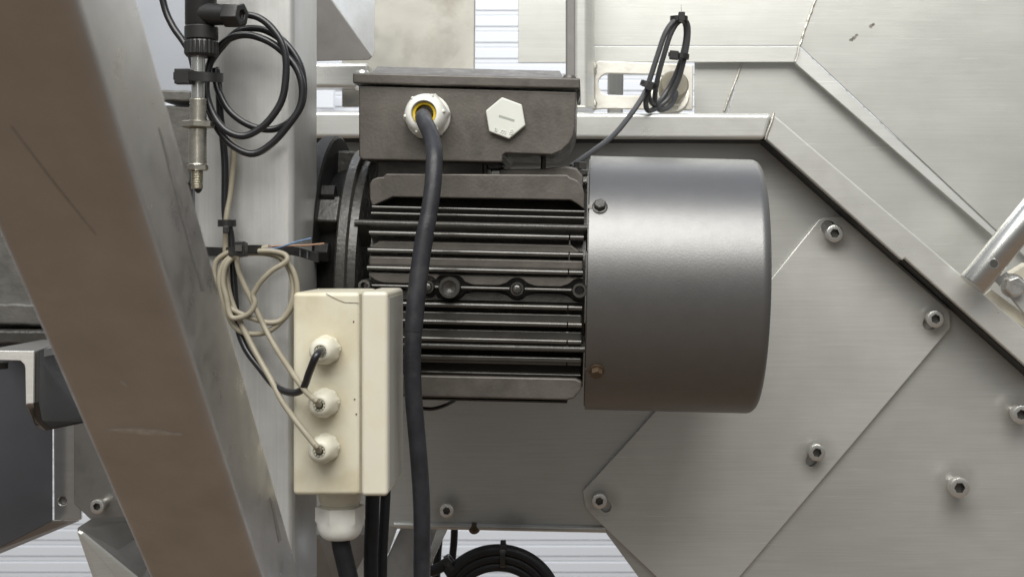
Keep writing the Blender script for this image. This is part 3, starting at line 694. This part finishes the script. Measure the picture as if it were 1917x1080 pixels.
# terminal box
yF = -.078
tb_poly = [(671,160),(1079,172),(1077,236),(1074,252),(1066,268),(1052,282),(1034,290),(946,287),(941,291),(940,304),(677,299),(672,292)]
tbox = mp('terminal_box', mprism(tb_poly, yF, .125), M['cast'], None, .0022, 3)
lid_poly = [(659,134),(1087,146),(1087,172),(1084,183),(1076,189),(664,155),(659,150)]
yl = yF-.004
lid = obj('lid', mprism([(660,136),(1086,146.5),(1086,167),(660,156.5)], yl, .134), M['cast'], tbox, .0016, 3, local=True)
g = G(); a = [ML(x, y, yl+dy) for x, y, dy in ((690,137.5,.006),(1062,146.6,.006))]
z0 = ML(873,141.5,yl).z - .0005; zT = ML(873,129,yl+.034).z
x0, x1 = ML(690,140,yl).x, ML(1056,146,yl).x
g.loft([[(x0,yl+.004,z0),(x1,yl+.004,z0),(x1,yl+.130,z0),(x0,yl+.130,z0)], [(x0+.001,yl+.034,zT),(x1-.004,yl+.034,zT),(x1-.004,yl+.100,zT),(x0+.001,yl+.100,zT)]])
obj('raised_lid_top', g, M['cast'], lid, .001, local=True)
for x in (678, 1066):
    for dy in (.010, .122):
        c = ML(x, 141, yl+dy); c.z = z0; obj('lid_screw', G().lathe([(0,.0055),(.0018,.0055),(.0035,.0045)], c, (0,0,1), 18), M['bolt'] if x < 700 else M['cast'], lid, local=True)
obj('lid_clip', mprism([(1081,162),(1086.5,162),(1086.5,180),(1082,190),(1081,190)], yl+.012, .02), M['castd'], lid, .0006, local=True)
# gland on terminal box
gc = ML(802,219,yF)
def gland_nut(c, axis, r, h, hole, m, par, local, lobes=6, ph=0.0, n=48, name='gland_nut', round_=.35, base=True):
    axis = Vector(axis).normalized(); tt = Vector((0,0,1)) if abs(axis.z) < .9 else Vector((1,0,0)); uu = axis.cross(tt).normalized(); vv = axis.cross(uu)
    def ringf(dist, rad, lob):
        out = []
        for i in range(n):
            a = 2*math.pi*i/n; k = math.cos(math.pi/lobes)/math.cos((a % (2*math.pi/lobes)) - math.pi/lobes); a += ph
            rr2 = rad*(1-lob + lob*k*1.06); out.append(c + axis*dist + (uu*math.cos(a) + vv*math.sin(a))*rr2)
        return out
    prof = [(0, r, 1), (h*.42, r, 1), (h*.5, r*.97, .5)]
    for k in range(1, 7):
        q = R(90*k/6); prof.append((h*.5 + h*.5*math.sin(q), r*(.97-round_) + r*round_*math.cos(q), .25*(1-k/6)))
    prof += [(h, hole*1.05, 0), (h*.97, hole, 0), (h*.55, hole*.95, 0)]
    g = G().loft([ringf(*p) for p in prof], True, True)
    return obj(name, g, m, par, local=local)
gl = gland_nut(gc, (-.03,-1,.02), .0174, .026, .0096, M['white'], tbox, True, 6, .15, round_=.36)
axg = Vector((-.03,-1,.02)).normalized()
obj('gland_base', G().lathe([(-.002,.0178),(.003,.0178),(.0045,.0165)], gc, axg, 36), M['white'], gl, local=True)
obj('yellow_seal', G().lathe([(.008,.0093),(.0215,.0093),(.0228,.0090),(.0222,.0072),(.016,.0068),(.008,.0067)], gc, axg, 32), M['yellow'], gl, local=True)
for k in range(6):
    a = 2*math.pi*k/6 + .15; uu = axg.cross(Vector((0,0,1))).normalized(); vv = axg.cross(uu)
    c = gc + (uu*math.cos(a)+vv*math.sin(a))*.0150
    obj('grip_nib', G().lathe([(.014,.0014),(.0225,.0016),(.0238,.0008)], c, axg, 10), M['white'], gl, local=True)
# blanking plug
pc = ML(947,222.5,yF); rp_ = S(40,1.09)
g = G(); n6 = 6; ph = R(41)
def hx(r, y): return [pc + Vector((r*math.cos(2*math.pi*i/6+ph), y, r*math.sin(2*math.pi*i/6+ph))) for i in range(6)]
g.loft([hx(rp_,.001), hx(rp_,-.0055)]); 
plug = obj('blanking_plug', g, M['plug'], tbox, .0012, 3, local=True)
sa = R(-16); ux = Vector((math.cos(sa),0,math.sin(sa))); uz = Vector((-math.sin(sa),0,math.cos(sa))); c = pc + Vector((0,-.0056,0)) + ux*.001
g = G(); hw, ht = .0064, .0009
for (s0, s1, zz0, zz1) in ((-hw,hw,-ht,ht),):
    q = [c + ux*a_ + uz*b_ for a_, b_ in ((s0,zz0),(s1,zz0),(s1,zz1),(s0,zz1))]
    g.loft([q, [p + Vector((0,.0004,0)) for p in q]])
mslot = mat('plug_slot_dark', (.30,.31,.28), .7)  # slot drawn as a flat darker bar
obj('screw_slot', g, mslot, plug, local=True)
def text_mesh(s, size, extr):
    cu = bpy.data.curves.new('lettering', 'FONT'); cu.body = s; cu.size = size; cu.extrude = extr; cu.align_x = 'CENTER'
    o = bpy.data.objects.new('lettering', cu); col.objects.link(o); bpy.context.view_layer.update()
    m = bpy.data.meshes.new_from_object(o.evaluated_get(bpy.context.evaluated_depsgraph_get())); bpy.data.objects.remove(o); return m
for ch, ddx, ddz, rr_ in (('a',-.0075,-.0105,-12),('m',-.0018,-.0122,-18),('8',.0042,-.0128,-22)):
    m_ = text_mesh(ch, .0062, .0004); m_.materials.clear()
    o = obj('embossed_letter', m_, M['plug'], plug, local=True)
    o.location = pc + Vector((ddx, -.0056, ddz)); o.rotation_euler = (R(90), R(-rr_), 0)

# thin wire under the motor
o = obj('loose_wire', G().tube(cable([(786,764,1.15),(810,765,1.15),(832,759,1.16),(850,750,1.18)]), .0016, 8), M['pvc'])
tag(o, 'short thin black wire curling under the motor', 'wire')

# ================================================================== JUNCTION BOX
Y0, Y1 = .965, 1.046
jb = thing('junction_box', 'ivory plastic junction box with cable glands, hairline crack near its top', 'junction box', P(637, 925, 1.0))
zt, zb = P(0,546,Y0).z, P(0,929,Y0).z
xa, xb, xc = P(547.5,0,Y0).x, P(673.5,0,Y0).x, P(726,0,Y0).x
xb2 = P(676,0,Y0).x
obj('box_body', G().box((xa,Y0+.0008,zb+.0005), (xb,Y1,zt-.0005)), M['ivory'], jb, .0032, 3)
obj('seam_gasket', G().box((xb-.001,Y0+.0022,zb+.002), (xb2+.001,Y1-.001,zt-.002)), M['beige'], jb)
rr = []
obj('lid', G().box((xb2,Y0,zb), (xc,Y1,zt)), M['ivory2'], jb, .0030, 3)
obj('lid_shade_face', G().box((xc-.001,Y0+.0045,zb+.0045), (xc+.0004,Y1-.0045,zt-.0045)), M['lid_shade'], jb)  # thin added plate painting the lid's shaded right side
obj('mounting_bracket', G().box((-.2113,1.010,-.15), (xa+.001,1.040,-.06)), M['dark_st'], jb)
for (x, y) in ((662,602),(664,747),(667,775)):
    obj('speck', G().lathe([(0,.0006),(.0004,.0005)], P(x,y,Y0+.0008), (0,-1,0), 8), M['greased'], jb)
crack = [P(610,549,Y0+.0005), P(622,556,Y0+.0006), P(632,561,Y0+.0006), P(645,566,Y0+.0006), P(658,566.5,Y0+.0006), P(672,567,Y0+.0007)]
obj('hairline_crack', G().tube(crack, .00022, 6), M['greased'], jb)
gls = []
for (x, y) in ((612,654),(610,752.5),(610,837)):
    c = P(x, y, Y0+.0008)
    gnut = gland_nut(c, (-.06,-1,0), .0097, .019, .0042, M['cream'], jb, False, 8, .2, round_=.45)
    obj('gland_collar', G().lathe([(0,.0104),(.004,.0104),(.005,.0098)], c, (-.06,-1,0), 8), M['cream'], gnut, .0005)
    ax_ = Vector((-.06,-1,0)).normalized(); tip = c + ax_*.0182
    uu = ax_.cross(Vector((0,0,1))).normalized(); vv = ax_.cross(uu)
    for k in range(10):
        a = 2*math.pi*k/10
        q = [tip + (uu*math.cos(b_)+vv*math.sin(b_))*r2 for b_, r2 in ((a-.22,.0029),(a+.22,.0029),(a+.24,.0040),(a-.24,.0040))]
        obj('clamp_finger', G().prism(q, ax_*-.004), M['cream'], gnut)
    gls.append(tip)
# bottom gland
c = P(637, 927, 1.0); g = G()
obj('bottom_gland_thread', G().lathe([(-.004,.0165),(.0035,.0150),(.0045,.0140),(.0055,.0142),(.0065,.0134),(.0075,.0138),(.009,.0138)], c, (0,0,-1), 32), M['cream'], jb)
gland_nut(c + Vector((0,0,-.0075)), (0,0,-1), .0168, .0235, .0088, M['white'], jb, False, 6, .25, name='bottom_gland_nut', round_=.42)

# ================================================================== CABLES
o = thing('motor_supply_cable', 'thick blue black cable hanging from the terminal box in front of the fins', 'cable', P(790,1080,1.0))
mc = [(799,218,1.098),(794,218,1.080),(792,220,1.066),(796,230,1.050),(804,247,1.038),(811,270,1.028),(813,300,1.018),(810,350,1.012),(803,400,1.008),(796,435,1.005),(786,500,1.002),(779,560,1.0),(774,620,.999),(772,680,.999),(774,740,1.0),(779,800,1.002),(785,870,1.004),(789,940,1.006),(790,1010,1.008),(789,1110,1.01)]
full = cable(mc, 8)
obj('cable_jacket', G().tube(full, S(16.2,1.0), 20), M['bluerub'], o)
i0, i1 = 9*8, 12*8
obj('heat_shrink_sleeve', G().tube(full[i0:i1+1], [S(17.4,1.0)]*(i1-i0) + [S(16.9,1.0)], 20), M['bluerub'], o)
gl_b = [(637,985,1.0),(637,1004,1.0),(640,1025,1.0),(647,1055,1.0),(655,1090,1.0),(662,1130,1.0)]
o = obj('outlet_cable', G().tube(cable(gl_b), S(17.5,1.0), 20), M['rubber']); tag(o, 'thick black cable leaving the gland under the junction box', 'cable')
o = obj('riser_cable', G().tube(cable([(704,860,1.10),(698,920,1.10),(696,980,1.10),(694,1040,1.10),(695,1120,1.10)]), S(13.5,1.1), 16), M['rubber']); tag(o, 'black cable behind the junction box, wider of the parallel two', 'cable')
o = obj('riser_cable', G().tube(cable([(724,860,1.12),(722,920,1.12),(719,980,1.12),(716,1040,1.12),(715,1120,1.12)]), S(9.5,1.12), 16), M['rubber']); tag(o, 'black cable behind the junction box, thinner of the parallel two', 'cable')

# black sensor coil
def K(Y): return Y if Y < .94 else .94 + (Y-.94)*.34
def kcable(pts, sub=8): return spline([P(x, y, K(Y)) for x, y, Y in pts], sub)
YK = 1.045
coil = [(440,26,1.04),(457,27,1.035),(483,33,1.03),(506,50,1.028),(526,78,1.026),(535,109,1.025),(535,148,1.024),(528,187,1.023),(510,218,1.022),(487,241,1.022),(456,255,1.023),(424,245,1.026),(401,218,1.03),(387,179,1.034),(388,140,1.038),(401,101,1.042),(428,74,1.044),(463,66,1.044),(502,78,1.042),(533,101,1.040),(557,132,1.038),(566,167,1.036),(561,202,1.035),(541,233,1.034),(510,268,1.035),(475,288,1.036),(440,276,1.040),(413,249,1.044),(393,210,1.048),(384,167,1.052),(391,124,1.056),(417,86,1.058),(448,58,1.058),(483,54,1.056),(514,66,1.053),(541,89,1.05),(561,121,1.049),(568,156,1.05),(565,194,1.051),(545,226,1.052),(518,241,1.053),(487,241,1.055),(456,229,1.057),(428,206,1.06),(411,175,1.063),(404,150,1.066),(404,130,1.069),(409,160,1.075),(412,210,1.082),(417,257,1.084),(421,311,1.085),(421,389,1.085),(424,415,1.084),(431,434,1.084),(435,477,1.084),(439,547,1.083),(445,609,1.08),(460,652,1.07),(488,690,1.05),(515,722,1.02),(546,735,.985),(567,727,.955),(579,697,.936),(591,668,.930),(601,656,.940)]
tipv = gls[0]
pts_ = [P(x, y, K(Y)) for x, y, Y in coil] + [tipv + Vector((0,.004,0)), tipv + Vector((0,.012,0))]
o = obj('black_sensor_cable', G().tube(spline(pts_, 6), S(7.0,.96), 12), M['pvc']); tag(o, 'glossy black cable coiled beside the threaded sensor, ending in the top side gland', 'cable')
o = obj('black_feed_cable', G().tube(cable([(298,-30,1.08),(310,20,1.08),(325,52,1.078),(342,76,1.075),(356,100,1.072),(364,130,1.07)]), S(6.8,1.08), 12), M['pvc']); tag(o, 'black cable curving in behind the sensor connector from the top', 'cable')

# beige cables
YQ = 1.075
w1 = [(436,262,1.092),(437,300,1.09),(431,360,1.088),(424,407,1.078),(422,457,1.078),(424,515,1.07),(433,562,1.068),(453,609,1.06),(476,655,1.05),(507,710,1.02),(527,749,.995),(550,782,.965),(575,814,.94),(592,835,.932)]
pts_ = [P(x, y, K(Y)) for x, y, Y in w1] + [gls[2] + Vector((0,.0015,0)), gls[2] + Vector((0,.010,0))]
o = obj('beige_cable', G().tube(spline(pts_, 6), S(5.6,.96), 12), M['beige']); tag(o, 'beige cable running straight down to the lowest side gland', 'cable')
w2 = [(503,463,1.07),(480,466,1.07),(449,467,1.068),(425,474,1.066),(405,490,1.065),(402,520,1.065),(412,556,1.062),(430,576,1.058),(457,590,1.056),(480,598,1.056),(505,604,1.058),(528,598,1.06),(544,572,1.063),(549,540,1.066),(543,508,1.068),(526,484,1.069),(500,475,1.069),(470,474,1.067),(440,478,1.063),(420,492,1.06),(411,520,1.058),(415,552,1.058),(425,585,1.06),(438,610,1.063),(455,622,1.066),(480,625,1.066),(505,619,1.064),(528,600,1.062),(546,576,1.060),(556,545,1.06),(552,515,1.06),(540,494,1.06),(520,478,1.061),(495,472,1.062),(465,474,1.06),(438,482,1.056),(422,500,1.054),(418,530,1.054),(424,556,1.052),(432,592,1.048),(450,594,1.046),(468,585,1.045),(477,568,1.046),(474,553,1.047),(478,543,1.046),(490,525,1.044),(510,506,1.044),(530,494,1.045),(538,485,1.047),(532,476,1.052),(512,471,1.056),(490,470,1.058),(465,472,1.058),(448,476,1.058),(444,487,1.056),(448,510,1.052),(458,535,1.05),(468,556,1.05),(484,589,1.05),(499,620,1.045),(519,655,1.02),(550,702,.975),(573,733,.942),(590,749,.932)]
pts_ = [P(x, y, K(Y)) for x, y, Y in w2] + [gls[1] + Vector((0,.0015,0)), gls[1] + Vector((0,.010,0))]
o = thing('coiled_beige_cable', 'coil of beige cable with bared wire ends hanging on the post', 'cable', P(470,630,1.05))
obj('cable_jacket', G().tube(spline(pts_, 6), S(5.3,.96), 12), M['beige'], o)
obj('blue_wire', G().tube(kcable([(500,464,1.07),(515,465,1.068),(530,461,1.066),(555,453,1.064),(583,446,1.062)]), .00065, 8), M['bluew'], o)
obj('brown_wire', G().tube(kcable([(500,463,1.07),(515,461,1.068),(545,460,1.066),(575,459,1.064),(607,456,1.062)]), .00065, 8), M['copper'], o)
# ties on the post
zip_tie('cable_tie', 'black cable tie bundling the two cables down the post', loop_path(P(425,418,.985), (1,0,0), (0,1,0), .0055, .006), (0,0,1), P(423,430,.976), (.2,-1,0), head=.0034)
strap = spline([P(372,470,.998), P(400,471,.996), P(425,472,.985), P(440,470,.972), P(455,468,.968), P(475,467,.976), P(505,468,.992), P(530,468,.994), P(560,472,.990), P(596,483,.985)], 5)
t = zip_tie('cable_tie', 'wide black cable tie around the beige coil, its slotted tail crossing the post edge', strap, (0,0,1), P(451,466,.962), (0,-1,.1), w=.0032, th=.0008, head=.0066)
g = G(); c = P(451,466,.962) + Vector((0,-.0058,.0006))
g.box(c + Vector((-.0024,-.0006,-.0022)), c + Vector((.0022,.0008,.0022))); obj('head_slot', g, M['sock'], t)
for x in (562, 576, 590):
    c = P(x, 472+(x-560)*.30, .9865); obj('tail_rung', G().box(c - Vector((.0005,.0012,.0026)), c + Vector((.0005,.0002,.0026))), M['greycab'], t)

# ================================================================== THREADED SENSOR
ts = thing('threaded_sensor', 'nickel threaded proximity sensor with black angled connector before the post', 'sensor', P(370, 360, 1.03))
YT = .965; cx_ = 370
def vl(name, rows, m, n=32, x=cx_, par=ts, sharp=35, slope=0.0):
    g = G(); o0 = P(x, rows[0][0], YT); prof = [(o0.z - P(x, r, YT).z, S(rad, YT)) for r, rad in rows]
    return obj(name, g.lathe(prof, o0, (0,0,-1), n), m, par, sharp=sharp)
vl('connector_body', [(-60,29),(46,29),(50,27)], M['black'], 24, 376)
vl('connector_collar', [(50,29.5),(52,31),(74,31),(76,29)], M['black'], 32, 377)
gk = G(); o0 = P(377, 77, YT); nn = 96
def kn(row, rad, kk): return [P(377, row, YT) + Vector((math.cos(2*math.pi*i/nn), math.sin(2*math.pi*i/nn), 0))*S(rad + (kk if i % 4 < 2 else 0), YT) for i in range(nn)]
obj('knurled_nut', gk.loft([kn(77,29,0), kn(80,30,1.3), kn(102,30,1.3), kn(107,27,0)]), M['black'], ts, sharp=20)
g = G(); a = P(385, 27, YT-.004); b = P(425, 28, YT-.010); ax_ = (b-a).normalized(); L2 = (b-a).length
obj('angled_outlet', g.lathe([(-.004,S(21,YT)),(L2,S(20,YT))], a, ax_, 28), M['black'], ts)
obj('outlet_hex_nut', G().lathe([(0,S(25,YT)),(.0105,S(25,YT)),(.0125,S(22,YT)),(.0125,S(10,YT)),(.010,S(9,YT))], b, ax_, 6, phase=.3), M['black'], ts, .0008)
vl('barrel', [(107,12.5),(186,12.5)], M['cleanst'], 28, 371)
def threads(r0, r1, rad, x, pitch_px=6.0, depth=2.2):
    rows = []; r = r0
    while r < r1: rows += [(r, rad-depth), (r+pitch_px*.5, rad)]; r += pitch_px
    return rows + [(r1, rad-depth)]
vl('thread', threads(185, 228, 16.5, 0), M['thread'], 28, 371, sharp=80)
vl('hex_nut', [(227,27),(228.5,31),(238,31),(240,27)], M['thread'], 6, 371)
vl('thread', threads(240, 309, 17.5, 0), M['thread'], 28, 370, sharp=80)
vl('hex_nut', [(309,17),(310,20),(318,20),(320,17)], M['thread'], 6, 370)
vl('thread', threads(320, 354, 12, 0, 3.2), M['thread'], 24, 369, sharp=80)
vl('black_tip', [(353,8),(358,6),(362,2)], M['black'], 16, 371)
strap = [P(x, y, Y) for x, y, Y in ((348,143,.966),(352,142,.956),(370,143,.952),(395,145,.953),(412,146,.962),(416,146,.972),(411,146,.984),(385,145,.988),(356,143,.982),(348,143,.972))]
zip_tie('cable_tie', 'black cable tie strapping the coil to the threaded sensor', spline(strap, 4), (0,0,1), P(344,144,.958), (1,0,0), w=.0032, th=.0009, head=.007, tail=(P(340,143,.958), P(325,143,.958)))
